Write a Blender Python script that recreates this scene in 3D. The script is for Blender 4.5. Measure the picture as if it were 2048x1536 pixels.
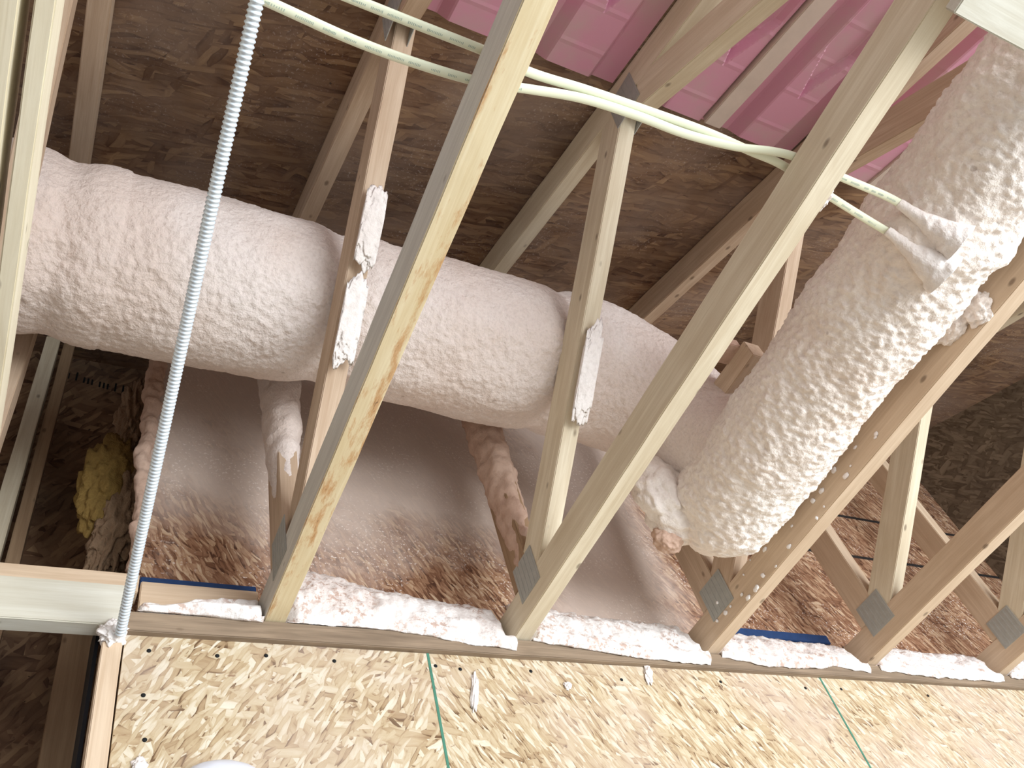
import bpy, bmesh, math, random
from mathutils import Vector, Matrix, noise
random.seed(7)
SC = bpy.context.scene
COL = SC.collection
for o in list(bpy.data.objects):
    bpy.data.objects.remove(o)

# ---------------------------------------------------------------- camera
cam_d = bpy.data.cameras.new('camera')
cam = bpy.data.objects.new('camera', cam_d)
COL.objects.link(cam)
cam_d.sensor_width = 36.0
cam_d.lens = 36.0 * 1740 / 2048
cam_d.clip_start = 0.02
R0 = Vector((0.8855193, -0.40476869, -0.2280743))
R1 = Vector((0.18904366, 0.76233597, -0.61895587))
R2 = Vector((0.4244032, 0.50498136, 0.75158216))
mm = Matrix.Identity(4)
for i, c in enumerate((R0, -R1, -R2)):
    for j in range(3):
        mm[j][i] = c[j]
cam.matrix_world = mm
SC.camera = cam

# ---------------------------------------------------------------- light
w = bpy.data.worlds.new('overcast_sky')
SC.world = w
w.use_nodes = True
bg = w.node_tree.nodes['Background']
bg.inputs[0].default_value = (0.88, 0.95, 1.0, 1)
bg.inputs[1].default_value = 1.15


def area(name, loc, target, sx, sy, energy, colr):
    d = bpy.data.lights.new(name, 'AREA')
    d.shape = 'RECTANGLE'
    d.size, d.size_y, d.energy, d.color = sx, sy, energy, colr
    o = bpy.data.objects.new(name, d)
    COL.objects.link(o)
    o.location = loc
    o.rotation_euler = (Vector(target) - Vector(loc)).to_track_quat('-Z', 'Y').to_euler()
    return o


area('daylight_open_front', (2.9, -3.3, -0.35), (0.9, 1.0, 1.5), 4.2, 2.2, 350, (0.93, 0.97, 1.0))
SC.view_settings.view_transform = 'Standard'
SC.view_settings.look = 'None'
SC.view_settings.gamma = 1
SC.view_settings.use_curve_mapping = False
SC.view_settings.exposure = 0.15


# ---------------------------------------------------------------- node helpers
class NT:
    def __init__(self, name):
        self.m = bpy.data.materials.new(name)
        self.m.use_nodes = True
        self.t = self.m.node_tree
        self.b = self.t.nodes['Principled BSDF']

    def n(self, kind, **kw):
        x = self.t.nodes.new(kind)
        for k, v in kw.items():
            setattr(x, k, v)
        return x

    def l(self, a, b):
        self.t.links.new(a, b)

    def setin(self, sock, v):
        if hasattr(v, 'links'):
            self.l(v, sock)
        else:
            sock.default_value = v

    def math(self, op, a, b=0.0, clamp=False):
        x = self.n('ShaderNodeMath', operation=op, use_clamp=clamp)
        self.setin(x.inputs[0], a)
        self.setin(x.inputs[1], b)
        return x.outputs[0]

    def mix(self, f, a, b, mode='MIX'):
        x = self.n('ShaderNodeMix', data_type='RGBA', blend_type=mode)
        self.setin(x.inputs[0], f)
        for s, v in ((x.inputs[6], a), (x.inputs[7], b)):
            if isinstance(v, tuple):
                v = (v[0], v[1], v[2], 1)
            self.setin(s, v)
        return x.outputs[2]

    def noise(self, vec, scale, detail=3, rough=0.55, dist=0.0):
        x = self.n('ShaderNodeTexNoise')
        if vec is not None:
            self.l(vec, x.inputs['Vector'])
        x.inputs['Scale'].default_value = scale
        x.inputs['Detail'].default_value = detail
        x.inputs['Roughness'].default_value = rough
        x.inputs['Distortion'].default_value = dist
        return x

    def mapping(self, vec, loc=(0, 0, 0), rot=(0, 0, 0), scale=(1, 1, 1)):
        x = self.n('ShaderNodeMapping')
        self.l(vec, x.inputs[0])
        x.inputs[1].default_value = loc
        x.inputs[2].default_value = rot
        x.inputs[3].default_value = scale
        return x.outputs[0]

    def ramp(self, f, stops, interp='LINEAR'):
        x = self.n('ShaderNodeValToRGB')
        x.color_ramp.interpolation = interp
        e = x.color_ramp.elements
        while len(e) > 1:
            e.remove(e[-1])
        e[0].position = stops[0][0]
        e[0].color = (*stops[0][1], 1)
        for p, c in stops[1:]:
            q = e.new(p)
            q.color = (*c, 1)
        self.setin(x.inputs[0], f)
        return x.outputs[0]

    def band(self, f, lo, hi):
        x = self.n('ShaderNodeMapRange')
        self.setin(x.inputs[0], f)
        x.inputs[1].default_value = lo
        x.inputs[2].default_value = hi
        x.clamp = True
        return x.outputs[0]

    def obj(self):
        return self.n('ShaderNodeTexCoord').outputs['Object']

    def bump(self, h, strength=0.3, dist=0.01):
        x = self.n('ShaderNodeBump')
        x.inputs['Strength'].default_value = strength
        x.inputs['Distance'].default_value = dist
        self.setin(x.inputs['Height'], h)
        self.l(x.outputs[0], self.b.inputs['Normal'])

    def done(self, col=None, rough=0.8, metal=0.0, spec=0.3):
        if col is not None:
            if isinstance(col, tuple):
                col = (col[0], col[1], col[2], 1)
            self.setin(self.b.inputs['Base Color'], col)
        self.setin(self.b.inputs['Roughness'], rough)
        self.b.inputs['Metallic'].default_value = metal
        self.b.inputs['Specular IOR Level'].default_value = spec
        return self.m


def s2l(*c):
    return tuple(((v / 255) / 12.92 if v / 255 <= 0.04045 else ((v / 255 + 0.055) / 1.055) ** 2.4) for v in c)


def wood(name, light, dark, stain=None, stain_amt=0.0, weather=None):
    t = NT(name)
    co = t.obj()
    rnd = t.n('ShaderNodeObjectInfo').outputs['Random']
    off = t.n('ShaderNodeVectorMath', operation='ADD')
    cx = t.n('ShaderNodeCombineXYZ')
    r10 = t.math('MULTIPLY', rnd, 37.0)
    for i in range(3):
        t.l(r10, cx.inputs[i])
    t.l(co, off.inputs[0])
    t.l(cx.outputs[0], off.inputs[1])
    v = off.outputs[0]
    g = t.noise(t.mapping(v, scale=(1.6, 22, 22)), 2.2, 5, 0.6, 0.6).outputs[0]
    fine = t.noise(t.mapping(v, scale=(4, 160, 160)), 2.0, 2).outputs[0]
    blot = t.noise(v, 5.0, 3).outputs[0]
    f = t.math('ADD', t.math('MULTIPLY', g, 0.65), t.math('MULTIPLY', fine, 0.25))
    f = t.math('ADD', f, t.math('MULTIPLY', blot, 0.25))
    c = t.ramp(f, [(0.34, dark), (0.56, tuple((a + b) / 2 for a, b in zip(light, dark))), (0.72, light)])
    vo = t.n('ShaderNodeTexVoronoi', feature='F1')
    t.l(t.mapping(v, scale=(8, 15, 15)), vo.inputs['Vector'])
    vo.inputs['Scale'].default_value = 1.0
    kn = t.band(vo.outputs['Distance'], 0.105, 0.05)
    c = t.mix(t.math('MULTIPLY', kn, 0.62), c, (0.10, 0.055, 0.03))
    if weather:
        wf = t.band(t.noise(t.mapping(v, scale=(2.5, 8, 8)), 1.3, 4).outputs[0], 0.42, 0.62)
        c = t.mix(t.math('MULTIPLY', wf, 0.75), c, weather)
    if stain:
        sn = t.noise(t.mapping(v, scale=(4.0, 16, 16)), 1.6, 6, 0.72).outputs[0]
        c = t.mix(t.math('MULTIPLY', t.band(sn, 0.50, 0.60), stain_amt), c, stain)
        c = t.mix(t.math('MULTIPLY', t.band(sn, 0.62, 0.66), stain_amt), c, (0.07, 0.035, 0.02))
    t.bump(g, 0.12, 0.004)
    return t.done(c, 0.75)


DECKL = [(0.1, 5, 34, 0), (-0.3, 6, 40, 0.45), (0.45, 6, 36, 0.5), (0.0, 7, 52, 0.5), (1.2, 9, 40, 0.8), (0.2, 6, 52, 0.55)]
DIAG = [(1.0, 9, 42, 0), (0.75, 10, 50, 0.4), (1.2, 9, 38, 0.5), (0.95, 12, 60, 0.5), (0.2, 8, 34, 0.8), (1.1, 14, 70, 0.55)]


def osb(name, stops, axes='xz', scale=1.0, dust=None, dustcol=(0.7, 0.58, 0.52), specks=0.0, dirt=0.0, extra=None, fleck=0.0, lay=None):
    t = NT(name)
    co = t.obj()
    sp = t.n('ShaderNodeSeparateXYZ')
    t.l(co, sp.inputs[0])
    cb = t.n('ShaderNodeCombineXYZ')
    idx = {'x': 0, 'y': 1, 'z': 2}
    t.l(sp.outputs[idx[axes[0]]], cb.inputs[0])
    t.l(sp.outputs[idx[axes[1]]], cb.inputs[1])
    uv = cb.outputs[0]
    wob = t.n('ShaderNodeMixRGB')
    wn = t.noise(uv, 9, 2).outputs['Color']
    add = t.n('ShaderNodeVectorMath', operation='MULTIPLY_ADD')
    t.l(wn, add.inputs[0])
    add.inputs[1].default_value = (0.03, 0.03, 0)
    t.l(uv, add.inputs[2])
    uvw = add.outputs[0]
    tone = None
    layers = [(0.25, 9, 42, 0), (-0.5, 10, 50, 0.45), (1.0, 9, 38, 0.5), (-1.15, 12, 60, 0.55), (0.1, 8, 34, 0.62), (2.2, 14, 70, 0.6)]
    if lay:
        layers = lay
    for i, (ang, sx, sy, th) in enumerate(layers):
        mp = t.mapping(uvw, loc=(i * 3.7, i * 1.9, 0), rot=(0, 0, ang), scale=(1, 1, 1))
        mp = t.mapping(mp, scale=(sx * scale, sy * scale, 1))
        vo = t.n('ShaderNodeTexVoronoi', voronoi_dimensions='2D', feature='F1')
        t.l(mp, vo.inputs['Vector'])
        vo.inputs['Scale'].default_value = 1.0
        vo.inputs['Randomness'].default_value = 1.0
        sc = t.n('ShaderNodeSeparateColor')
        t.l(vo.outputs['Color'], sc.inputs[0])
        gr = t.noise(mp, 2.5, 3, 0.6).outputs[0]
        edge = t.math('MULTIPLY', t.band(vo.outputs['Distance'], 0.40, 0.75), 0.24)
        tn = t.math('ADD', t.math('MULTIPLY', sc.outputs[0], 0.72), t.math('MULTIPLY', gr, 0.36))
        tn = t.math('SUBTRACT', tn, edge)
        if tone is None:
            tone = tn
        else:
            sel = t.math('GREATER_THAN', sc.outputs[1], th)
            mx = t.n('ShaderNodeMix', data_type='FLOAT')
            t.l(sel, mx.inputs[0])
            t.l(tone, mx.inputs[2])
            t.l(tn, mx.inputs[3])
            tone = mx.outputs[0]
    c = t.ramp(tone, stops)
    if fleck:
        fl = t.band(t.noise(t.mapping(uvw, rot=(0, 0, 0.9), scale=(26, 70, 1)), 1.0, 3, 0.6).outputs[0], 0.66, 0.72)
        c = t.mix(t.math('MULTIPLY', fl, fleck), c, s2l(122, 82, 52))
    if dirt:
        dn = t.band(t.noise(uv, 2.3, 5, 0.6).outputs[0], 0.40, 0.66)
        c = t.mix(t.math('MULTIPLY', dn, dirt), c, (0.055, 0.042, 0.036))
        dots = t.band(t.noise(uv, 55, 1).outputs[0], 0.76, 0.80)
        c = t.mix(dots, c, (0.05, 0.035, 0.025))
    if dust is not None:
        lo, hi, amt = dust[:3]
        dn = t.noise(uv, 2.6, 6, 0.62).outputs[0]
        if len(dust) > 3:           # overspray thins out below this height
            zz = t.band(sp.outputs[2], dust[3], dust[4])
            xx = t.band(sp.outputs[0], 0.95, 1.3)
            zz = t.math('MAXIMUM', zz, xx)
            zz = t.math('MULTIPLY', zz, t.band(sp.outputs[0], 1.78, 1.58))
            dn = t.math('ADD', dn, t.math('MULTIPLY', t.math('SUBTRACT', zz, 0.55), 0.45))
        f = t.math('MULTIPLY', t.band(dn, lo, hi), amt)
        c = t.mix(f, c, dustcol)
    if specks:
        s1 = t.band(t.noise(uv, 130, 2).outputs[0], 0.60, 0.66)
        s2 = t.band(t.noise(uv, 5, 3).outputs[0], 0.44, 0.62)
        c = t.mix(t.math('MULTIPLY', t.math('MULTIPLY', s1, s2), specks), c, (0.85, 0.76, 0.70))
    if extra:
        c = extra(t, c, sp, uv)
    t.bump(tone, 0.25, 0.004)
    return t.done(c, 0.8)


def foam(name, c1, c2, bscale=90, bstr=0.5, mottle=0.0):
    t = NT(name)
    co = t.obj()
    a = t.noise(co, 3.5, 4).outputs[0]
    b = t.noise(co, bscale, 4, 0.6).outputs[0]
    c = t.mix(t.band(a, 0.35, 0.65), c1, c2)
    c = t.mix(t.math('MULTIPLY', t.band(b, 0.55, 0.30), 0.35), c, tuple(v * 0.72 for v in c2))
    if mottle:
        mt = t.noise(co, 60, 5, 0.7).outputs[0]
        mk = t.noise(co, 14, 3).outputs[0]
        c = t.mix(t.math('MULTIPLY', t.math('MULTIPLY', t.band(mt, 0.50, 0.58), t.band(mk, 0.40, 0.56)), mottle), c, s2l(176, 138, 116))
    pock = t.band(t.noise(co, 34, 1).outputs[0], 0.80, 0.84)
    c = t.mix(t.math('MULTIPLY', pock, 0.5), c, (0.25, 0.16, 0.11))
    t.bump(b, bstr, 0.006)
    return t.done(c, 0.85, spec=0.2)


def plain(name, col, rough=0.6, metal=0.0, var=0.15, scale=30, bump=0.0, spec=0.3):
    t = NT(name)
    nz = t.noise(t.obj(), scale, 4).outputs[0]
    c = t.mix(nz, tuple(v * (1 - var) for v in col), tuple(min(1, v * (1 + var)) for v in col))
    if bump:
        t.bump(nz, bump, 0.004)
    return t.done(c, rough, metal, spec)


M = {}
M['lum'] = wood('spruce_lumber', s2l(230, 219, 195), s2l(202, 185, 156))
M['lum_pale'] = wood('pale_lumber', s2l(236, 228, 204), s2l(216, 204, 176))
M['lum_grey'] = wood('stained_lumber', s2l(234, 220, 186), s2l(212, 190, 146), s2l(190, 132, 72), 0.7)
M['lum_tan'] = wood('tan_lumber', s2l(220, 198, 172), s2l(194, 168, 140))
M['lum_dim'] = wood('brown_lumber', s2l(176, 148, 118), s2l(142, 114, 88))
M['lum_dusty'] = wood('dusty_lumber', s2l(212, 190, 166), s2l(178, 150, 124))
M['lum_white'] = wood('grey_white_lumber', s2l(216, 214, 202), s2l(192, 186, 168))
M['grey_face'] = wood('weathered_face', s2l(222, 218, 208), s2l(192, 187, 178))
M['plate'] = wood('weathered_plate', s2l(158, 138, 116), s2l(108, 92, 76))
LOW = [(0.02, s2l(108, 82, 58)), (0.16, s2l(164, 138, 106)), (0.36, s2l(185, 163, 130)), (0.62, s2l(200, 183, 153)), (0.90, s2l(221, 212, 193))]
M['osb_low'] = osb('osb_fresh', LOW, 'xz', 1.9, dust=(0.44, 0.70, 0.55), dustcol=s2l(196, 177, 163), fleck=0.7)
M['osb_low2'] = osb('osb_fresh_diagonal', LOW, 'xz', 2.3, dust=(0.44, 0.66, 0.6), dustcol=s2l(198, 178, 164), fleck=0.8, lay=DIAG)
RED = [(0.05, s2l(84, 54, 38)), (0.28, s2l(128, 90, 66)), (0.52, s2l(152, 114, 88)), (0.75, s2l(180, 146, 116)), (0.95, s2l(206, 182, 154))]


def seams(t, c, sp, uv):
    f = None
    for z in (1.962, 1.741):
        d = t.math('ABSOLUTE', t.math('SUBTRACT', sp.outputs[2], z))
        b = t.band(d, 0.009, 0.005)
        f = b if f is None else t.math('MAXIMUM', f, b)
    f = t.math('MULTIPLY', f, t.math('GREATER_THAN', sp.outputs[0], 2.3))
    return t.mix(f, c, (0.02, 0.018, 0.018))


M['osb_up'] = osb('osb_oversprayed', RED, 'xz', 2.3, lay=DIAG, dust=(0.34, 0.66, 0.9, 1.25, 1.75), dustcol=s2l(214, 196, 184), specks=1.0, extra=seams)
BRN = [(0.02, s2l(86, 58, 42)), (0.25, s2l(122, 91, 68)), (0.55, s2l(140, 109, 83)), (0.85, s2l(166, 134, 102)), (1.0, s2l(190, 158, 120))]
M['osb_deck'] = osb('osb_roof_deck', BRN, 'xy', 1.5, lay=DECKL, dust=(0.40, 0.66, 0.65), dustcol=s2l(160, 141, 128), dirt=0.5, specks=0.25)
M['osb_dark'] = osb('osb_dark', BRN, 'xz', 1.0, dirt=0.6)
M['osb_side'] = osb('osb_grey_panel', [(0.1, s2l(96, 82, 66)), (0.5, s2l(124, 108, 90)), (0.9, s2l(150, 134, 114))], 'yz', 1.3, dirt=0.35)
M['foam'] = foam('pale_pink_foam', s2l(240, 229, 223), s2l(230, 213, 203), 130, 0.8)
M['foam_rough'] = foam('cream_pink_foam', s2l(246, 238, 231), s2l(238, 224, 213), 100, 0.7)
M['foam_white'] = foam('white_foam', s2l(250, 246, 243), s2l(240, 230, 224), 90, 0.6)
M['foam_bead'] = foam('mottled_white_foam', s2l(248, 244, 241), s2l(236, 226, 220), 70, 0.7, mottle=0.7)
M['foam_dull'] = foam('dusty_foam', s2l(212, 184, 166), s2l(190, 156, 136), 60, 0.6)
t_ = NT('pink_polystyrene')
n_ = t_.noise(t_.obj(), 5.5, 5, 0.6).outputs[0]
M['pink'] = t_.done(t_.mix(t_.math('MULTIPLY', t_.band(n_, 0.46, 0.68), 0.6), s2l(208, 148, 170), s2l(190, 168, 162)), 0.45, spec=0.4)
M['rib'] = plain('dusted_rib', s2l(205, 188, 176), 0.8, var=0.12, scale=25)
M['galv'] = plain('galvanised_steel', s2l(218, 228, 236), 0.42, 0.35, 0.08, 40, spec=0.5)
M['gusset'] = plain('gusset_steel', s2l(172, 172, 166), 0.6, 0.1, 0.15, 60, bump=0.1)
M['cable'] = plain('cable_jacket', s2l(236, 240, 214), 0.45, var=0.03, spec=0.4)
M['ink'] = plain('faded_ink', s2l(172, 186, 174), 0.7)
M['black'] = plain('black_membrane', (0.012, 0.014, 0.02), 0.6)
M['blue'] = plain('blue_membrane', s2l(36, 62, 104), 0.6, var=0.3, scale=60)
M['teal'] = plain('green_edge_paint', s2l(74, 128, 108), 0.8, var=0.35, scale=50)
M['yellow'] = foam('yellow_fibreglass', s2l(168, 140, 80), s2l(136, 108, 60), 110, 0.9)
M['net'] = foam('fibre_scraps', s2l(176, 150, 122), s2l(140, 112, 88), 90, 0.9)
M['white_pl'] = plain('white_plastic', s2l(222, 224, 232), 0.4, var=0.02)
M['floor'] = plain('concrete', s2l(180, 181, 180), 0.9, var=0.12, scale=4)
M['darkink'] = plain('stencil_ink', (0.010, 0.011, 0.012), 0.8)


# ---------------------------------------------------------------- object helpers
def link(name, me, mat, parent=None, mw=None, smooth=False):
    o = bpy.data.objects.new(name, me)
    COL.objects.link(o)
    if mat:
        me.materials.append(mat)
    if smooth:
        for p in me.polygons:
            p.use_smooth = True
    if mw is None:
        mw = Matrix.Identity(4)
    if parent is not None:
        o.parent = parent
        o.matrix_basis = parent_inv(parent) @ mw
    else:
        o.matrix_basis = mw
    return o



def parent_inv(p):
    chain = Matrix.Identity(4)
    q = p
    while q is not None:
        chain = q.matrix_basis @ chain
        q = q.parent
    return chain.inverted()


def tag(o, label, cat, group=None):
    o['label'] = label
    o['category'] = cat
    if group:
        o['group'] = group
    return o


def thing(name, label, cat, loc, group=None):
    o = bpy.data.objects.new(name, None)
    COL.objects.link(o)
    o.empty_display_size = 0.05
    o.matrix_basis = Matrix.Translation(Vector(loc))
    return tag(o, label, cat, group)


def struct(o):
    o['kind'] = 'structure'
    return o


def mesh_from(verts, faces, name='m'):
    me = bpy.data.meshes.new(name)
    me.from_pydata(verts, [], faces)
    me.update()
    return me


def box_mesh(sx, sy, sz, bev=0.0015, nx=1, jit=0.0, seed=0):
    bm = bmesh.new()
    bmesh.ops.create_cube(bm, size=1.0)
    for v in bm.verts:
        v.co = Vector((v.co.x * sx, v.co.y * sy, v.co.z * sz))
    if nx > 1:
        ed = [e for e in bm.edges if abs((e.verts[0].co - e.verts[1].co).x) > 1e-6]
        bmesh.ops.subdivide_edges(bm, edges=ed, cuts=nx - 1, use_grid_fill=True)
    if bev:
        ed = [e for e in bm.edges if len(e.link_faces) == 2 and e.calc_face_angle(0) > 1.0]
        bmesh.ops.bevel(bm, geom=ed, offset=bev, segments=2, affect='EDGES')
    if jit:
        for v in bm.verts:
            p = Vector((v.co.x * 7 + seed * 3.1, v.co.y * 30, v.co.z * 30 + seed))
            v.co.y += noise.noise(p) * jit
            v.co.z += noise.noise(p + Vector((9, 4, 2))) * jit
    me = bpy.data.meshes.new('m')
    bm.to_mesh(me)
    bm.free()
    return me


SEED = [0]


def board(name, p0, p1, wdt, dep, mat, parent=None, side=(1, 0, 0), jit=0.0012, bev=0.002):
    """lumber from p0 to p1; wdt across 'side', dep in the third direction"""
    SEED[0] += 1
    p0, p1 = Vector(p0), Vector(p1)
    x = (p1 - p0)
    L = x.length
    x.normalize()
    s = Vector(side)
    y = (s - x * s.dot(x)).normalized()
    z = x.cross(y)
    mw = Matrix.Identity(4)
    for i, c in enumerate((x, y, z)):
        for j in range(3):
            mw[j][i] = c[j]
    mw.translation = (p0 + p1) / 2
    me = box_mesh(L, wdt, dep, bev, max(2, int(L / 0.05)), jit, SEED[0])
    return link(name, me, mat, parent, mw)


def block(name, lo, hi, mat, parent=None, bev=0.002):
    lo, hi = Vector(lo), Vector(hi)
    c = (lo + hi) / 2
    d = hi - lo
    me = box_mesh(d.x, d.y, d.z, bev)
    return link(name, me, mat, parent, Matrix.Translation(c))


def wblock(name, lo, hi, mat, parent=None, bev=0.0):
    """box whose mesh keeps world coordinates (for continuous textures)"""
    lo, hi = Vector(lo), Vector(hi)
    me = box_mesh(hi.x - lo.x, hi.y - lo.y, hi.z - lo.z, bev)
    me.transform(Matrix.Translation((lo + hi) / 2))
    return link(name, me, mat, parent)


def fbm(p, n=3):
    a, s, f = 0.0, 1.0, 1.0
    for _ in range(n):
        a += s * noise.noise(p * f)
        s *= 0.5
        f *= 2.1
    return a


def pebble(p):
    d = noise.voronoi(p)[0]
    return max(0.0, 1.0 - d[0] * 1.5)


def sweep(path, radii, nu, nv, disp, caps=(True, True)):
    """tube along a smooth path; disp(point, normal, s) gives displacement"""
    pts = [Vector(p) for p in path]
    n = len(pts)

    def cr(t):
        i = min(int(t), n - 2)
        f = t - i
        p = [pts[max(i - 1, 0)], pts[i], pts[i + 1], pts[min(i + 2, n - 1)]]
        r = [radii[max(i - 1, 0)], radii[i], radii[i + 1], radii[min(i + 2, n - 1)]]

        def q(a, b, c, d):
            return 0.5 * ((2 * b) + (c - a) * f + (2 * a - 5 * b + 4 * c - d) * f * f + (3 * b - a - 3 * c + d) * f ** 3)
        return q(*p), q(*r)
    # arc length resample
    dense = [cr(k * (n - 1) / 600) for k in range(601)]
    acc = [0.0]
    for k in range(600):
        acc.append(acc[-1] + (dense[k + 1][0] - dense[k][0]).length)
    out = []
    k = 0
    for i in range(nu + 1):
        s = acc[-1] * i / nu
        while k < 599 and acc[k + 1] < s:
            k += 1
        f = 0 if acc[k + 1] == acc[k] else (s - acc[k]) / (acc[k + 1] - acc[k])
        out.append((dense[k][0].lerp(dense[k + 1][0], f), dense[k][1] + (dense[k + 1][1] - dense[k][1]) * f))
    verts, faces = [], []
    tan = (out[1][0] - out[0][0]).normalized()
    up = Vector((0, 0, 1)) if abs(tan.z) < 0.9 else Vector((0, 1, 0))
    a = (up - tan * up.dot(tan)).normalized()
    for i in range(nu + 1):
        tan = (out[min(i + 1, nu)][0] - out[max(i - 1, 0)][0]).normalized()
        a = (a - tan * a.dot(tan)).normalized()
        b = tan.cross(a)
        for j in range(nv):
            th = 2 * math.pi * j / nv
            nn = a * math.cos(th) + b * math.sin(th)
            p = out[i][0] + nn * out[i][1]
            verts.append(p + nn * disp(p, nn, i / nu))
    for i in range(nu):
        for j in range(nv):
            j2 = (j + 1) % nv
            faces.append((i * nv + j, i * nv + j2, (i + 1) * nv + j2, (i + 1) * nv + j))
    if caps[0]:
        verts.append(out[0][0])
        c = len(verts) - 1
        for j in range(nv):
            faces.append((c, (j + 1) % nv, j))
    if caps[1]:
        verts.append(out[nu][0])
        c = len(verts) - 1
        for j in range(nv):
            faces.append((c, nu * nv + j, nu * nv + (j + 1) % nv))
    return mesh_from([tuple(v) for v in verts], faces)


def blob(center, rad, amp=0.25, sc=2.2, sub=4, seed=0, rot=None):
    bm = bmesh.new()
    bmesh.ops.create_icosphere(bm, subdivisions=sub, radius=1.0)
    R = Matrix.Identity(3) if rot is None else rot
    c = Vector(center)
    for v in bm.verts:
        n = v.co.normalized()
        k = 1 + amp * fbm(n * sc + Vector((seed * 5.3, seed, 0)), 4)
        p = n * k
        v.co = c + R @ Vector((p.x * rad[0], p.y * rad[1], p.z * rad[2]))
    me = bpy.data.meshes.new('m')
    bm.to_mesh(me)
    bm.free()
    return me


# ---------------------------------------------------------------- setting
def DECK(y):
    return 1.886 + 0.40 * y


H = 1.2
struct(wblock('floor', (-2.5, -5.0, -1.55), (6.0, 2.4, -1.5), M['floor']))
# roof deck (ceiling): slopes up towards the wall
y0, y1, xl, xr = -1.6, 2.2, -2.0, 3.5
v = []
for z in (0.0, 0.018):
    v += [(xl, y0, DECK(y0) + z), (xr, y0, DECK(y0) + z), (xr, y1, DECK(y1) + z), (xl, y1, DECK(y1) + z)]
f = [(0, 3, 2, 1), (4, 5, 6, 7), (0, 1, 5, 4), (1, 2, 6, 5), (2, 3, 7, 6), (3, 0, 4, 7)]
struct(link('ceiling', mesh_from(v, f), M['osb_deck']))
# lower wall: three sheets with green sealed edges between them
wl = struct(wblock('wall_back', (0.146, 1.545, -1.5), (0.783, 1.56, 1.152), M['osb_low']))
for a, b in ((0.789, 1.996), (2.002, 3.46)):
    wblock('wall_sheet', (a, 1.545, -1.5), (b, 1.56, 1.152), M['osb_low2'], wl)
for sx in (0.786, 1.999):
    wblock('sheet_seam', (sx - 0.003, 1.544, -1.5), (sx + 0.003, 1.558, 1.152), M['teal'], wl)['label'] = 'green painted sheet edge'
for nx_, nz_ in ((0.192, 1.118), (0.322, 1.115), (0.42, 1.122), (0.565, 1.118), (0.80, 1.12), (0.86, 1.115), (1.045, 1.12), (1.30, 1.11), (1.62, 1.12), (1.92, 1.115), (2.06, 1.118), (2.42, 1.112), (0.19, 1.02), (0.2, 0.93)):
    link('nail_head', blob((nx_, 1.5445, nz_), (0.0045, 0.0018, 0.0045), 0.0, 1.0, 2, 0), M['darkink'], wl, smooth=True)
struct(wblock('wall_upper', (0.140, 1.605, 1.16), (3.46, 1.62, DECK(1.605)), M['osb_up']))
# grey side wall under the roof slope
ys = (-1.6, 1.604)
v = []
for x in (3.445, 3.46):
    v += [(x, ys[0], 1.19), (x, ys[1], 1.19), (x, ys[1], DECK(ys[1])), (x, ys[0], DECK(ys[0]))]
struct(link('wall_right', mesh_from(v, f), M['osb_side']))
# recess behind the header
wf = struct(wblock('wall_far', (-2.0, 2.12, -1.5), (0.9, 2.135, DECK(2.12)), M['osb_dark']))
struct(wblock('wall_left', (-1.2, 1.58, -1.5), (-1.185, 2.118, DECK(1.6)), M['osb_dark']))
struct(wblock('wall_recess_side', (0.30, 1.63, -1.5), (0.34, 2.118, DECK(1.63) - 0.0), M['osb_dark']))  # side wall closing the recess on the right, out of view
struct(wblock('wall_end', (-1.96, -1.6, -1.5), (-1.945, 1.57, 1.22), M['osb_dark']))  # unseen left end wall, added to cut sky light from that side
# illegible stencilled letters on the far wall
bm = bmesh.new()
xx = -0.112
rr = random.Random(3)
while xx < 0.11:
    hgt = rr.choice((0.03, 0.03, 0.045))
    for k in range(rr.choice((1, 2, 3))):
        m4 = Matrix.Translation((xx, 2.119, 2.60 - 0.18 * xx + hgt / 2)) @ Matrix.Diagonal((0.006, 0.001, hgt, 1))
        bmesh.ops.create_cube(bm, size=1, matrix=m4)
        xx += 0.013
    xx += 0.012
me = bpy.data.meshes.new('m')
bm.to_mesh(me)
bm.free()
link('stencil_print', me, M['darkink'], wf)

# ---------------------------------------------------------------- plate, header, studs
tag(board('top_plate', (0.140, 1.566, 1.175), (3.44, 1.566, 1.175), 0.072, 0.046, M['plate'], side=(0, 1, 0)),
    'long weathered grey-brown top plate capping the pale OSB wall', 'plate')
tag(board('header_board', (-1.15, 1.552, 1.214), (0.138, 1.552, 1.214), 0.040, 0.098, M['lum_white'], side=(0, 1, 0)),
    'pale grey-white header board crossing the dark opening at left', 'board')
tag(board('ledger_board', (-1.15, 1.575, 1.288), (0.16, 1.575, 1.288), 0.045, 0.048, M['lum_tan'], side=(0, 1, 0)),
    'tan board lying on top of the pale header at left', 'board')
tag(board('blocking_board', (0.166, 1.585, 1.262), (0.412, 1.585, 1.262), 0.03, 0.094, M['lum_tan'], side=(0, 1, 0)),
    'short tan blocking board behind the cable end and left foam bead', 'board')
tag(board('wall_stud', (0.124, 1.56, -1.5), (0.124, 1.56, 1.128), 0.036, 0.05, M['lum_tan']),
    'tan stud along the left edge of the pale OSB wall', 'stud')
tag(wblock('membrane_strip', (0.097, 1.60, -1.5), (0.104, 1.73, 1.26), M['black']),
    'black membrane strip hanging beside the tan wall stud', 'membrane')
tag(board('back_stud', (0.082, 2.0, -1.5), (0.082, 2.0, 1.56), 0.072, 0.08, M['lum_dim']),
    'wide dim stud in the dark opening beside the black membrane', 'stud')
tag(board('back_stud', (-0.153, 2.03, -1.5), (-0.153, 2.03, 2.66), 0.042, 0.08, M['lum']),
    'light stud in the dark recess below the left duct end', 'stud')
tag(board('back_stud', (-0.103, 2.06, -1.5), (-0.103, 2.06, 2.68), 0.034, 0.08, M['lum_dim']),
    'dim stud just right of the light recess stud', 'stud')
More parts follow.
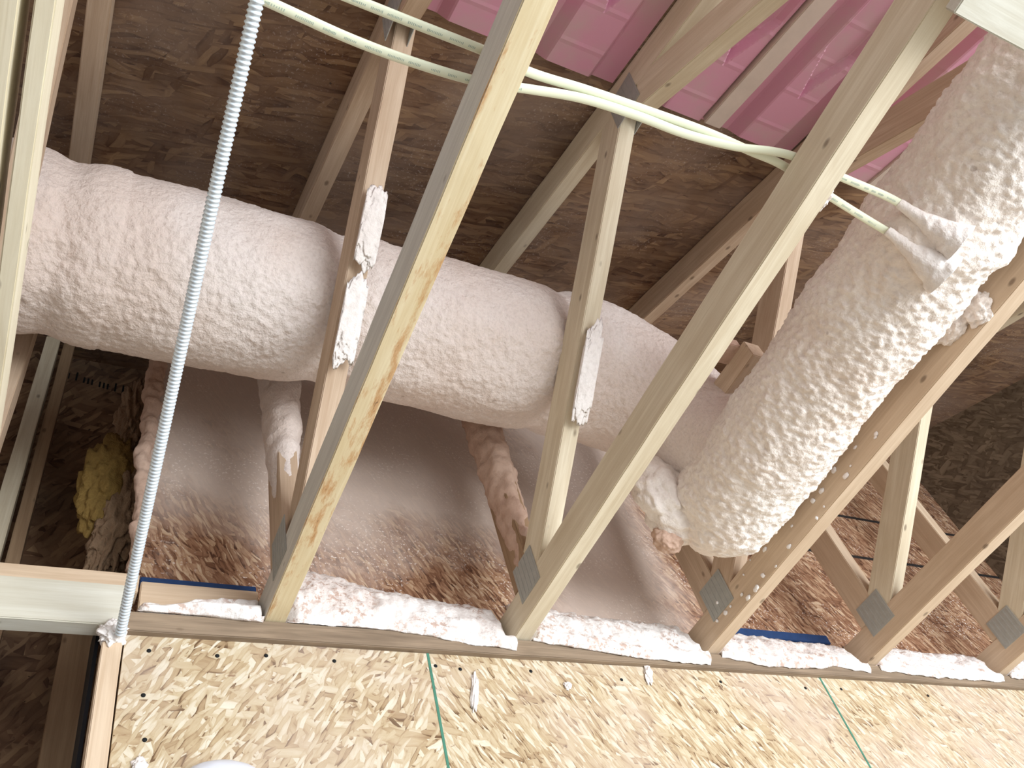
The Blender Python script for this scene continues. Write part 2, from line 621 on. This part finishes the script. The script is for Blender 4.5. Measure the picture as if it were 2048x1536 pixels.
tag(block('blue_tape', (0.166, 1.594, 1.312), (0.414, 1.602, 1.342), M['blue']),
    'blue membrane strip above the left blocking board, near the cable end', 'membrane', None)
tag(block('blue_tape', (1.80, 1.594, 1.318), (2.20, 1.602, 1.350), M['blue']),
    'blue membrane strip above the foam bead right of the branch duct end', 'membrane', None)

# ---------------------------------------------------------------- trusses
WD, DP = 0.046, 0.086


def gusset(parent, x, cy, cz, a, tilt, nm='gusset_plate'):
    bm = bmesh.new()
    n = 12
    bmesh.ops.create_cube(bm, size=1.0, matrix=Matrix.Diagonal((0.0018, a, a, 1)))
    for i in range(6):          # punched ribs
        t = (i + 0.5) / 6 - 0.5
        bmesh.ops.create_cube(bm, size=1.0, matrix=Matrix.Translation((0, t * a, 0)) @ Matrix.Diagonal((0.0034, a * 0.05, a * 0.9, 1)))
    me = bpy.data.meshes.new('m')
    bm.to_mesh(me)
    bm.free()
    mw = Matrix.Translation((x, cy, cz)) @ Matrix.Rotation(tilt, 4, 'X')
    return link(nm, me, M['gusset'], parent, mw)


def truss(x0, label, mats, two_ply=False, wx=None):
    mc, mw_, mt, mv = mats
    xc = x0 + WD / 2
    t = thing('roof_truss', label, 'roof truss', (xc, 1.55, H), 'roof trusses')
    yb = 1.598 if not two_ply else 1.522
    if two_ply:
        board('bottom_chord', (-0.1405, -1.45, H + 0.045), (-0.1405, yb, H + 0.045), 0.023, 0.09, mc, t)
        board('bottom_chord', (-0.190, -1.45, H + 0.043), (-0.190, yb, H + 0.043), 0.046, DP, M['lum_pale'], t)
    else:
        bc = board('bottom_chord', (xc, -1.45, H + DP / 2), (xc, yb, H + DP / 2), WD, DP, mc, t)
        if mc is M['lum_grey']:
            bc.data.materials.append(M['grey_face'])
            for p in bc.data.polygons:
                if abs(p.normal.y) > 0.7:
                    p.material_index = 1
    # top chord, follows the deck
    c = 0.047

    def tc(y):
        return DECK(y) - 0.002 - c
    board('top_chord', (xc, -1.45, tc(-1.45)), (xc, 1.60, tc(1.60)), WD, 0.086, mt, t)
    wx = xc if wx is None else wx

    def web(y):
        return 1.418 - 0.757 * (y - 1.298) - 0.054
    wx = xc - 0.050 if two_ply else wx
    board('web', (wx, 1.425, web(1.425) + 0.005), (wx, 0.45, web(0.45)), WD - 0.001, 0.086, mw_, t)

    def web2(y):
        return 1.951 - 0.774 * (0.42 - y)
    board('web', (xc, 0.40, web2(0.40) - 0.01), (xc, -0.40, web2(-0.40)), WD - 0.001, 0.086, mw_, t)
    px = xc - 0.029 if two_ply else xc
    board('post', (px, 1.432, H + DP), (px, 1.432, tc(1.432) - 0.044), WD, 0.09, mv, t)
    if not two_ply:
        for s in (0, 1):
            gx = x0 - 0.001 if s == 0 else x0 + WD + 0.001
            gusset(t, gx, 1.404, 1.292, 0.100, 0.0)
            gusset(t, gx, 0.435, 1.965, 0.10, math.radians(10))
    return t


tr0 = truss(-0.166, 'doubled pale roof truss at the left edge, passing in front of the main duct', (M['lum_pale'], M['lum_dusty'], M['lum_dusty'], M['lum_dusty']), True)
tr1 = truss(0.414, 'grey weathered roof truss with orange and dark stains, right of the ribbed metal cable', (M['lum_grey'], M['lum_dusty'], M['lum_dusty'], M['lum_dusty']), wx=0.451)
tr2 = truss(1.014, 'roof truss with knotty pale bottom chord crossing where the two ducts meet', (M['lum'], M['lum'], M['lum'], M['lum_dim']))
tr3 = truss(1.600, 'tan roof truss whose bottom chord runs along the underside of the branch duct', (M['lum_tan'], M['lum_dusty'], M['lum_dusty'], M['lum_dusty']))
tr4 = truss(2.208, 'roof truss right of the branch duct with a clean square steel plate at its heel', (M['lum_tan'], M['lum'], M['lum'], M['lum_tan']))
tr5 = truss(2.820, 'roof truss at the far right edge, cut off by the picture frame', (M['lum_tan'], M['lum'], M['lum'], M['lum_tan']))

rc = random.Random(5)
for k in range(26):
    yy = rc.uniform(0.75, 1.45)
    a = rc.uniform(0.0025, 0.007)
    link('foam_crumb', blob((1.598, yy, H + rc.uniform(0.006, 0.08)), (a * 0.6, a * rc.uniform(0.8, 1.5), a), 0.4, 2, 2, k), M['foam_white'], tr3, smooth=True)
link('foam_crumb', blob((1.066, 0.30, 1.222), (0.008, 0.022, 0.014), 0.5, 2.4, 4, 61), M['foam_white'], tr2, smooth=True)
# foam smears on webs where they touch the main duct
wdir = Vector((0, -0.797, 0.604))
wn = Vector((0, -0.604, -0.797))


def web_pt(x, y, off):
    z = 1.418 - 0.757 * (y - 1.298)
    return Vector((x, y, z)) + wn * off


def smear(parent, x, ya, yb, wdt, thick, seed):
    a, b = web_pt(x, ya, 0.109), web_pt(x, yb, 0.109)
    L = (a - b).length
    rot = Matrix((Vector((1, 0, 0)), wdir, wn)).transposed()
    me = blob((0, 0, 0), (wdt * 1.9, L / 2, thick), 0.30, 2.6, 5, seed)
    for v in me.vertices:
        v.co.x = max(-0.0232, min(0.0232, v.co.x))
    mx = rot.to_4x4()
    mx.translation = (a + b) / 2
    me.transform(mx)
    return link('foam_smear', me, M['foam_white'], parent, smooth=True)


smear(tr1, 0.455, 0.93, 0.80, 0.021, 0.007, 1)
smear(tr1, 0.452, 1.10, 0.95, 0.022, 0.006, 2)
smear(tr2, 1.040, 1.12, 0.93, 0.019, 0.006, 3)
# foam wrapped round the posts below the duct


def post_foam(parent, xc, z0, z1, grow, seed, mat, amp=1.0):
    def disp(p, n, s):
        return amp * 0.006 * fbm(p * 30 + Vector((seed, 0, 0)), 3) + amp * 0.012 * max(0, noise.noise(p * 14 + Vector((0, seed, 0)))) * s
    path = [(xc, 1.425, z0 + (z1 - z0) * k / 6) for k in range(7)]
    rad = [0.026 + 0.024 * min(1, k / 2.5) + grow * (k / 6) ** 2 for k in range(7)]
    me = sweep(path, rad, 70, 40, disp)
    me.transform(Matrix.Translation((xc, 1.425, 0)) @ Matrix.Diagonal((0.78, 1.0, 1, 1)) @ Matrix.Translation((-xc, -1.425, 0)))
    return link('foam_sleeve', me, mat, parent, smooth=True)


post_foam(tr1, 0.437, 1.42, 1.95, 0.022, 1.0, M['foam'])
post_foam(tr2, 1.037, 1.30, 1.95, 0.014, 2.0, M['foam_dull'], 1.9)

# ---------------------------------------------------------------- ducts
TX = (0.437, 1.037, 1.62, -0.14)


def duct_disp(p, n, s):
    d = 0.010 * noise.noise(p * 3.2) + 0.006 * noise.noise(Vector((p.x * 8, p.y * 14, p.z * 14)))
    low = max(0.0, -n.z * 0.7 - n.y * 0.4)
    q = Vector((p.x * 62, p.y * 105, p.z * 105))
    d += (0.0014 + 0.0010 * noise.noise(p * 5 + Vector((3, 1, 7)))) * fbm(q, 3)
    d += 0.0011 * noise.noise(Vector((p.x * 55, p.y * 120, p.z * 120)))
    d += (0.001 + 0.009 * max(0, low - 0.3)) * (pebble(p * 62) - 0.4) + 0.006 * max(0, low - 0.35) * fbm(p * 28, 2)
    for tx in TX:
        e = (p.x - tx - 0.02) / 0.035
        if abs(e) < 3:
            d -= 0.012 * math.exp(-e * e)
            e2 = (p.x - tx - 0.10) / 0.05
            d += 0.004 * math.exp(-e2 * e2)
    return d


path = [(-1.15, 1.113, 1.806), (-0.7, 1.113, 1.806), (-0.2, 1.113, 1.806), (0.3, 1.113, 1.805), (0.75, 1.113, 1.804), (1.08, 1.113, 1.804),
        (1.26, 1.113, 1.79), (1.40, 1.10, 1.69), (1.455, 1.06, 1.53), (1.463, 0.98, 1.38)]
rad = [0.196, 0.196, 0.196, 0.196, 0.196, 0.198, 0.195, 0.178, 0.150, 0.125]
d1 = link('foam_duct', sweep(path, rad, 760, 230, duct_disp), M['foam'], smooth=True)
tag(d1, 'thick pale pink foam-covered main duct running along the wall behind the trusses', 'duct')


def branch_disp(p, n, s):
    d = 0.010 * noise.noise(p * 6) + 0.005 * noise.noise(p * 17)
    d += 0.004 * (pebble(p * 58) - 0.45) + 0.0045 * fbm(p * 62 + Vector((5, 2, 1)), 3)
    d += 0.010 * math.exp(-((p.y - 0.30 + 0.25 * (p.x - 1.45)) / 0.035) ** 2)
    if s < 0.06:
        d += 0.012 * noise.noise(p * 11)
    return d


bp = [(1.470, 1.235, 1.340), (1.468, 1.222, 1.338), (1.466, 1.17, 1.338), (1.463, 1.05, 1.338), (1.458, 0.8, 1.335), (1.452, 0.4, 1.330), (1.446, 0.0, 1.326), (1.44, -0.5, 1.322)]
br = [0.03, 0.085, 0.128, 0.138, 0.138, 0.139, 0.140, 0.140]
d2r = thing('branch_duct', 'rough cream foam-covered branch duct coming towards the right front corner', 'duct', (1.46, 0.4, 1.33))
link('duct_body', sweep(bp, br, 620, 190, branch_disp), M['foam_rough'], d2r, smooth=True)
# lobe at the closed end
link('end_lobe', blob((1.335, 1.175, 1.415), (0.085, 0.060, 0.105), 0.16, 2.2, 5, 14), M['foam_rough'], d2r, smooth=True)
link('end_lobe', blob((1.375, 1.195, 1.36), (0.088, 0.075, 0.080), 0.14, 2.0, 5, 4), M['foam_rough'], d2r, smooth=True)
link('foam_lump', blob((1.592, 0.462, 1.255), (0.022, 0.045, 0.030), 0.25, 2.5, 5, 8), M['foam_rough'], d2r, smooth=True)
link('foam_lump', blob((1.598, 0.405, 1.240), (0.020, 0.035, 0.036), 0.3, 2.5, 5, 9), M['foam_rough'], d2r, smooth=True)
link('foam_lump', blob((1.335, 1.23, 1.300), (0.04, 0.032, 0.036), 0.18, 2.2, 5, 10), M['foam_dull'], d2r, smooth=True)

# ---------------------------------------------------------------- cables
def flat_cable(name, pts, label, wy=0.0078, wz=0.004, seed=0, sleeve=None):
    root = thing(name, label, 'cable', pts[0], 'pale electrical cables')
    me = sweep(pts, [1.0] * len(pts), 200, 14, lambda p, n, s: 0.0)
    # rebuild with an elliptical section
    bm = bmesh.new()
    bm.from_mesh(me)
    bm.verts.ensure_lookup_table()
    nv = 14
    for i in range(201):
        ring = [bm.verts[i * nv + j] for j in range(nv)]
        c = sum((q.co for q in ring), Vector()) / nv
        for q in ring:
            dlt = q.co - c
            q.co = c + Vector((dlt.x * 0.006, dlt.y * wy, dlt.z * wz))
    for q in list(bm.verts)[201 * nv:]:
        pass
    me2 = bpy.data.meshes.new('m')
    bm.to_mesh(me2)
    bm.free()
    link('jacket', me2, M['cable'], root, smooth=True)
    # faded print on the underside
    P = [Vector(p) for p in pts]
    bm = bmesh.new()
    rr = random.Random(seed)
    tot = [(P[i + 1] - P[i]).length for i in range(len(P) - 1)]

    def at(s):
        i = 0
        while i < len(tot) - 1 and s > tot[i]:
            s -= tot[i]
            i += 1
        p = [P[max(i - 1, 0)], P[i], P[i + 1], P[min(i + 2, len(P) - 1)]]
        fq = s / tot[i]
        return 0.5 * ((2 * p[1]) + (p[2] - p[0]) * fq + (2 * p[0] - 5 * p[1] + 4 * p[2] - p[3]) * fq * fq + (3 * p[1] - p[0] - 3 * p[2] + p[3]) * fq ** 3)
    s, L = 0.02, sum(tot) - 0.03
    while s < L:
        if 0.62 < s < 1.22:
            s = 1.22
            me3 = bpy.data.meshes.new('m')
            bm.to_mesh(me3)
            bm.free()
            link('print', me3, M['ink'], root)
            bm = bmesh.new()
            continue
        for k in range(rr.randint(5, 11)):
            p, q = at(min(s, L)), at(min(s + 0.001, L + 0.001))
            dx = (q - p).normalized()
            ang = math.atan2(dx.y, dx.x)
            m4 = Matrix.Translation(p + Vector((0, 0.0006, -wz * 0.985))) @ Matrix.Rotation(ang, 4, 'Z') @ Matrix.Diagonal((0.0011, rr.uniform(0.0022, 0.0042), 0.0006, 1))
            bmesh.ops.create_cube(bm, size=1, matrix=m4)
            s += 0.0024
        s += rr.uniform(0.006, 0.016)
    me3 = bpy.data.meshes.new('m')
    bm.to_mesh(me3)
    bm.free()
    link('print', me3, M['ink'], root)
    return root


zc = 1.2912
A = [(-0.14, 0.32, 1.296), (0.113, 0.337, zc + .001), (0.229, 0.345, zc), (0.329, 0.345, zc), (0.432, 0.338, zc), (0.51, 0.322, zc), (0.60, 0.306, zc), (0.70, 0.3005, zc), (0.80, 0.2995, zc), (0.90, 0.289, zc), (0.97, 0.274, zc), (1.03, 0.268, zc), (1.149, 0.271, zc), (1.25, 0.273, 1.2935), (1.31, 0.277, 1.288), (1.35, 0.279, 1.258)]
B = [(-0.14, 0.29, 1.297), (0.10, 0.292, zc + .004), (0.224, 0.293, zc + .003), (0.31, 0.293, zc + .001), (0.422, 0.293, zc), (0.502, 0.298, zc), (0.60, 0.2915, zc - .001), (0.716, 0.287, zc - .001), (0.828, 0.284, zc - .001), (0.933, 0.287, zc), (1.013, 0.290, zc), (1.151, 0.312, zc), (1.25, 0.3255, 1.287), (1.315, 0.331, 1.262), (1.35, 0.336, 1.225)]
flat_cable('electrical_cable', A, 'pale yellow cable, lower left of the pair, ending higher up on the branch duct', seed=1)
B = [(x * 1.0068, y * 1.0068, z + 0.0088) for x, y, z in B]
flat_cable('electrical_cable', B, 'pale yellow cable, upper of the pair at the top, ending lower on the branch duct', seed=2)


def taper(p0, p1, r0, r1, seed):
    p0, p1 = Vector(p0), Vector(p1)
    return sweep([p0.lerp(p1, k / 5) for k in range(6)], [r0 + (r1 - r0) * (k / 5) ** 1.6 for k in range(6)], 60, 36,
                 lambda p, n, s: 0.003 * fbm(p * 55 + Vector((seed, 0, 0)), 3) * (0.3 + s) + 0.004 * (pebble(p * 50) - 0.4) * s)


link('cable_sleeve', taper((1.293, 0.277, 1.294), (1.39, 0.285, 1.200), 0.009, 0.042, 1), M['foam_white'], d2r, smooth=True)
link('cable_sleeve', taper((1.296, 0.329, 1.279), (1.395, 0.346, 1.184), 0.009, 0.044, 2), M['foam_white'], d2r, smooth=True)

# ribbed metal cable
pts = [(0.1335, 1.512, 1.128), (0.130, 1.40, 1.150), (0.122, 1.15, 1.190), (0.112, 0.85, 1.228), (0.102, 0.59, 1.238), (0.0945, 0.357, 1.2545), (0.088, 0.15, 1.285), (0.085, -0.05, 1.40), (0.083, -0.2, 1.60), (0.083, -0.26, 1.72)]
NR = 2200
pitch = 0.0074


def ridge(p, n, s):
    return 0.0011 * (math.sin(s * RL / pitch * 2 * math.pi) ** 2 * 2 - 1)


RL = sum((Vector(pts[i + 1]) - Vector(pts[i])).length for i in range(len(pts) - 1)) / 2
RL *= 1.0
mc = link('metal_cable', sweep(pts, [0.0092] * len(pts), NR, 20, ridge), M['galv'], smooth=True)
tag(mc, 'ribbed galvanised metal cable strung diagonally from the top to the wall corner', 'cable')

# ---------------------------------------------------------------- pink rafter baffles
def baffle(x0, x1, label, seed, rib=None):
    root = thing('rafter_baffle', label, 'baffle', ((x0 + x1) / 2, 0.42, DECK(0.42)), 'pink rafter baffles')
    ya, yb = 0.425, -1.3
    nx, ny = 120, 190
    W = x1 - x0
    xa, xb = x0 + 0.062, x0 + W / 2 - 0.045
    xc_, xd = x0 + W / 2 + 0.045, x1 - 0.062

    def tz(x, lo, hi, sl=0.022):
        return max(0.0, min(1.0, (x - lo) / sl, (hi - x) / sl))

    def h(x, y):
        r = max(tz(x, xa, xb), tz(x, xc_, xd))
        d = 0.004 + 0.036 * r
        for k in range(8):
            yk = 0.36 - k * 0.10
            d += 0.0016 * max(0.0, 1 - abs(y - yk) / 0.0045) * r
        for c, lo, hi in (((xa + xb) / 2, xa, xb), ((xc_ + xd) / 2, xc_, xd)):
            for ys in (0.27, -0.25):
                if ys - 0.38 < y < ys:
                    wdt = min(0.05, (ys - y) * 0.35)
                    e = wdt - abs(x - c)
                    d -= 0.026 * max(0.0, min(1.0, e / 0.012)) * r
        return d
    verts, faces = [], []
    for s in (0, 1):
        for j in range(ny + 1):
            y = ya + (yb - ya) * j / ny
            for i in range(nx + 1):
                x = x0 + W * i / nx
                verts.append((x, y, DECK(y) - h(x, y) + 0.003 * s))
    n1 = (nx + 1) * (ny + 1)
    for j in range(ny):
        for i in range(nx):
            a = j * (nx + 1) + i
            q = (a, a + 1, a + nx + 2, a + nx + 1)
            faces.append(q)
            faces.append(tuple(n1 + k for k in reversed(q)))
    for i in range(nx):
        faces.append((i, n1 + i, n1 + i + 1, i + 1))
    link('channel_sheet', mesh_from(verts, faces), M['pink'], root)
    if rib:
        board('dusted_rib', ((rib[0] + rib[1]) / 2, 0.415, DECK(0.415) - 0.026), ((rib[0] + rib[1]) / 2, -1.3, DECK(-1.3) - 0.026), rib[1] - rib[0], 0.044, M['rib'], root)['label'] = 'beige dusted centre rib'
    return root


baffle(-0.115, 0.410, 'pink baffle between the left doubled truss and the stained grey truss', 0)
baffle(0.466, 1.008, 'bright pink baffle either side of the stained grey bottom chord', 1)
baffle(1.068, 1.594, 'pink baffle with a beige dusted centre rib, above the two pale cables', 2, (1.274, 1.326))
baffle(1.652, 2.202, 'pink baffle peeking out between the knotty chord and the branch duct', 3, (1.86, 1.91))
baffle(2.260, 2.812, 'pink baffle hidden mostly behind the branch duct at the right', 4)

# ---------------------------------------------------------------- foam on the plate
def bead(xa, xb, label, ztop, zbot, seed, back=1.604):
    nx, nv = int((xb - xa) / 0.0035), 34
    verts, faces = [], []
    for i in range(nx + 1):
        u = i / nx
        x = xa + (xb - xa) * u
        zt, zb = ztop(u), zbot(u)
        end = min(1.0, u / 0.04, (1 - u) / 0.04)
        end = math.sqrt(max(0.0, end))
        # front profile from the foot on the plate edge up to the wall
        prof = [(back, 1.1995), (1.529, 1.1995), (1.5285, zb), (1.525, zb + 0.012), (1.522, zb + 0.35 * (zt - zb)), (1.545, zb + 0.70 * (zt - zb)), (back - 0.024, zt - 0.006), (back, zt)]
        m = len(prof) - 1
        for j in range(nv + 1):
            t = j / nv * m
            k = min(int(t), m - 1)
            f_ = t - k
            y = prof[k][0] + (prof[k + 1][0] - prof[k][0]) * f_
            z = prof[k][1] + (prof[k + 1][1] - prof[k][1]) * f_
            p = Vector((x + seed, y, z))
            fr = math.sin(math.pi * min(1, j / nv)) ** 0.5
            lo = math.exp(-((z - zb - 0.02) / 0.02) ** 2)
            dd = (0.010 * fbm(p * 22, 3) + 0.010 * (pebble(p * 44) - 0.4)) * (1 - 0.8 * lo) + 0.014 * lo * (0.8 + noise.noise(p * 9))
            y2 = y - dd * fr
            y2 = back - (back - y2) * (0.35 + 0.65 * end) if z > 1.2 else y2
            if j / nv * m < 2.0:
                fr = 0.0
                y2 = y
            verts.append((x, y2, z + 0.006 * noise.noise(p * 26) * fr))
    for i in range(nx):
        for j in range(nv):
            a = i * (nv + 1) + j
            faces.append((a, a + nv + 1, a + nv + 2, a + 1))
    faces.append(tuple(range(nv + 1)))
    faces.append(tuple(reversed(range(nx * (nv + 1), (nx + 1) * (nv + 1)))))
    o = link('foam_bead', mesh_from(verts, faces), M['foam_bead'], smooth=True)
    return tag(o, label, 'spray foam', 'foam beads on the top plate')


def lin(*k):
    def f_(u):
        t = u * (len(k) - 1)
        i = min(int(t), len(k) - 2)
        return k[i] + (k[i + 1] - k[i]) * (t - i)
    return f_


bead(0.16, 0.410, 'low white foam bead left of the stained truss, thinning to the left', lin(1.212, 1.235, 1.262, 1.268, 1.272), lin(1.198, 1.198, 1.197, 1.192, 1.190), 1, 1.568)
bead(0.464, 1.010, 'tall rough white foam bead between the stained truss and the knotty truss', lin(1.40, 1.395, 1.365, 1.35, 1.34, 1.33), lin(1.197, 1.197, 1.196, 1.185, 1.172, 1.162), 2)
bead(1.064, 1.596, 'white foam bead below the closed end of the branch duct', lin(1.36, 1.345, 1.335, 1.33, 1.33), lin(1.194, 1.18, 1.165, 1.158, 1.156), 3)
bead(1.650, 2.204, 'white foam bead under the right blue membrane strip', lin(1.315, 1.32, 1.315, 1.31, 1.305), lin(1.185, 1.165, 1.163, 1.18, 1.165), 4)
bead(2.258, 2.816, 'white foam bead near the right edge, below the clean square heel plate', lin(1.32, 1.315, 1.31, 1.315), lin(1.18, 1.165, 1.168, 1.165), 5)
bead(2.872, 3.43, 'white foam bead at the extreme right end of the top plate', lin(1.31, 1.32, 1.31), lin(1.185, 1.17, 1.17), 6)
tag(link('foam_lump', blob((0.120, 1.535, 1.148), (0.026, 0.018, 0.026), 0.45, 2.4, 5, 12), M['foam_white'], smooth=True),
    'white foam lump around the lower end of the ribbed metal cable', 'spray foam')


def edge_disp(p, n, s):
    return 0.010 * fbm(p * 20, 3) + 0.008 * (pebble(p * 30) - 0.4)


tag(link('foam_edge', sweep([(0.146, 1.60, 1.36), (0.146, 1.60, 1.6), (0.145, 1.6, 1.8), (0.142, 1.595, 2.1)], [0.013, 0.017, 0.021, 0.024], 160, 26, edge_disp), M['foam_dull'], smooth=True),
    'ragged foam edge along the left end of the oversprayed wall', 'spray foam')

# ---------------------------------------------------------------- small things
for (x, z, rx, rz, lab) in ((0.882, 1.055, 0.008, 0.050, 'long foam drip on the pale wall right of the left green seam'),
                            (1.134, 1.084, 0.009, 0.010, 'round foam dot on the pale wall between two drips'),
                            (1.388, 1.132, 0.010, 0.030, 'short slanted foam drip just below the plate'),
                            (0.194, 0.880, 0.012, 0.014, 'foam dab at the lower left corner of the pale wall')):
    o = link('foam_drip', blob((x, 1.5425, z), (rx, 0.006, rz), 0.5, 2.0, 4, x * 9, Matrix.Rotation(0.25, 3, 'Y')), M['foam_white'], smooth=True)
    tag(o, lab, 'spray foam', 'foam drips on the pale wall')
tag(link('plastic_dome', blob((0.335, 1.53, 0.845), (0.072, 0.03, 0.036), 0.03, 1.5, 5, 3), M['white_pl'], smooth=True),
    'rounded white plastic piece at the bottom edge of the pale wall', 'plastic piece')
# insulation hanging in the recess
root = thing('insulation_batt', 'torn yellow fibreglass batt hanging in the dark opening behind the metal cable', 'insulation', (0.09, 1.80, 1.54))
link('fibreglass', blob((0.085, 1.80, 1.80), (0.070, 0.05, 0.185), 0.30, 3.0, 5, 21), M['yellow'], root, smooth=True)
link('torn_facing', blob((0.118, 1.78, 1.66), (0.050, 0.03, 0.20), 0.40, 4.0, 5, 22, Matrix.Rotation(0.12, 3, 'Y')), M['net'], root, smooth=True)
link('torn_facing', blob((0.115, 1.80, 2.08), (0.038, 0.03, 0.16), 0.45, 4.0, 5, 23), M['net'], root, smooth=True)
# scrap blocks caught between the ducts
tag(board('scrap_block', (1.444, 0.785, 1.545), (1.440, 0.955, 1.545), 0.05, 0.06, M['lum_dusty']),
    'dusty wooden block lying between the main duct and the branch duct', 'wood block')
tag(board('scrap_block', (1.40, 0.80, 1.585), (1.40, 0.86, 1.585), 0.045, 0.03, M['foam_dull']),
    'small foam-coated block beside the dusty one between the ducts', 'wood block')
tag(board('soffit_board', (1.014, -0.113, 1.162), (2.6, -0.113, 1.162), 0.16, 0.024, M['lum_white'], side=(0, 1, 0)),
    'pale board across the truss undersides in the upper right corner', 'board')
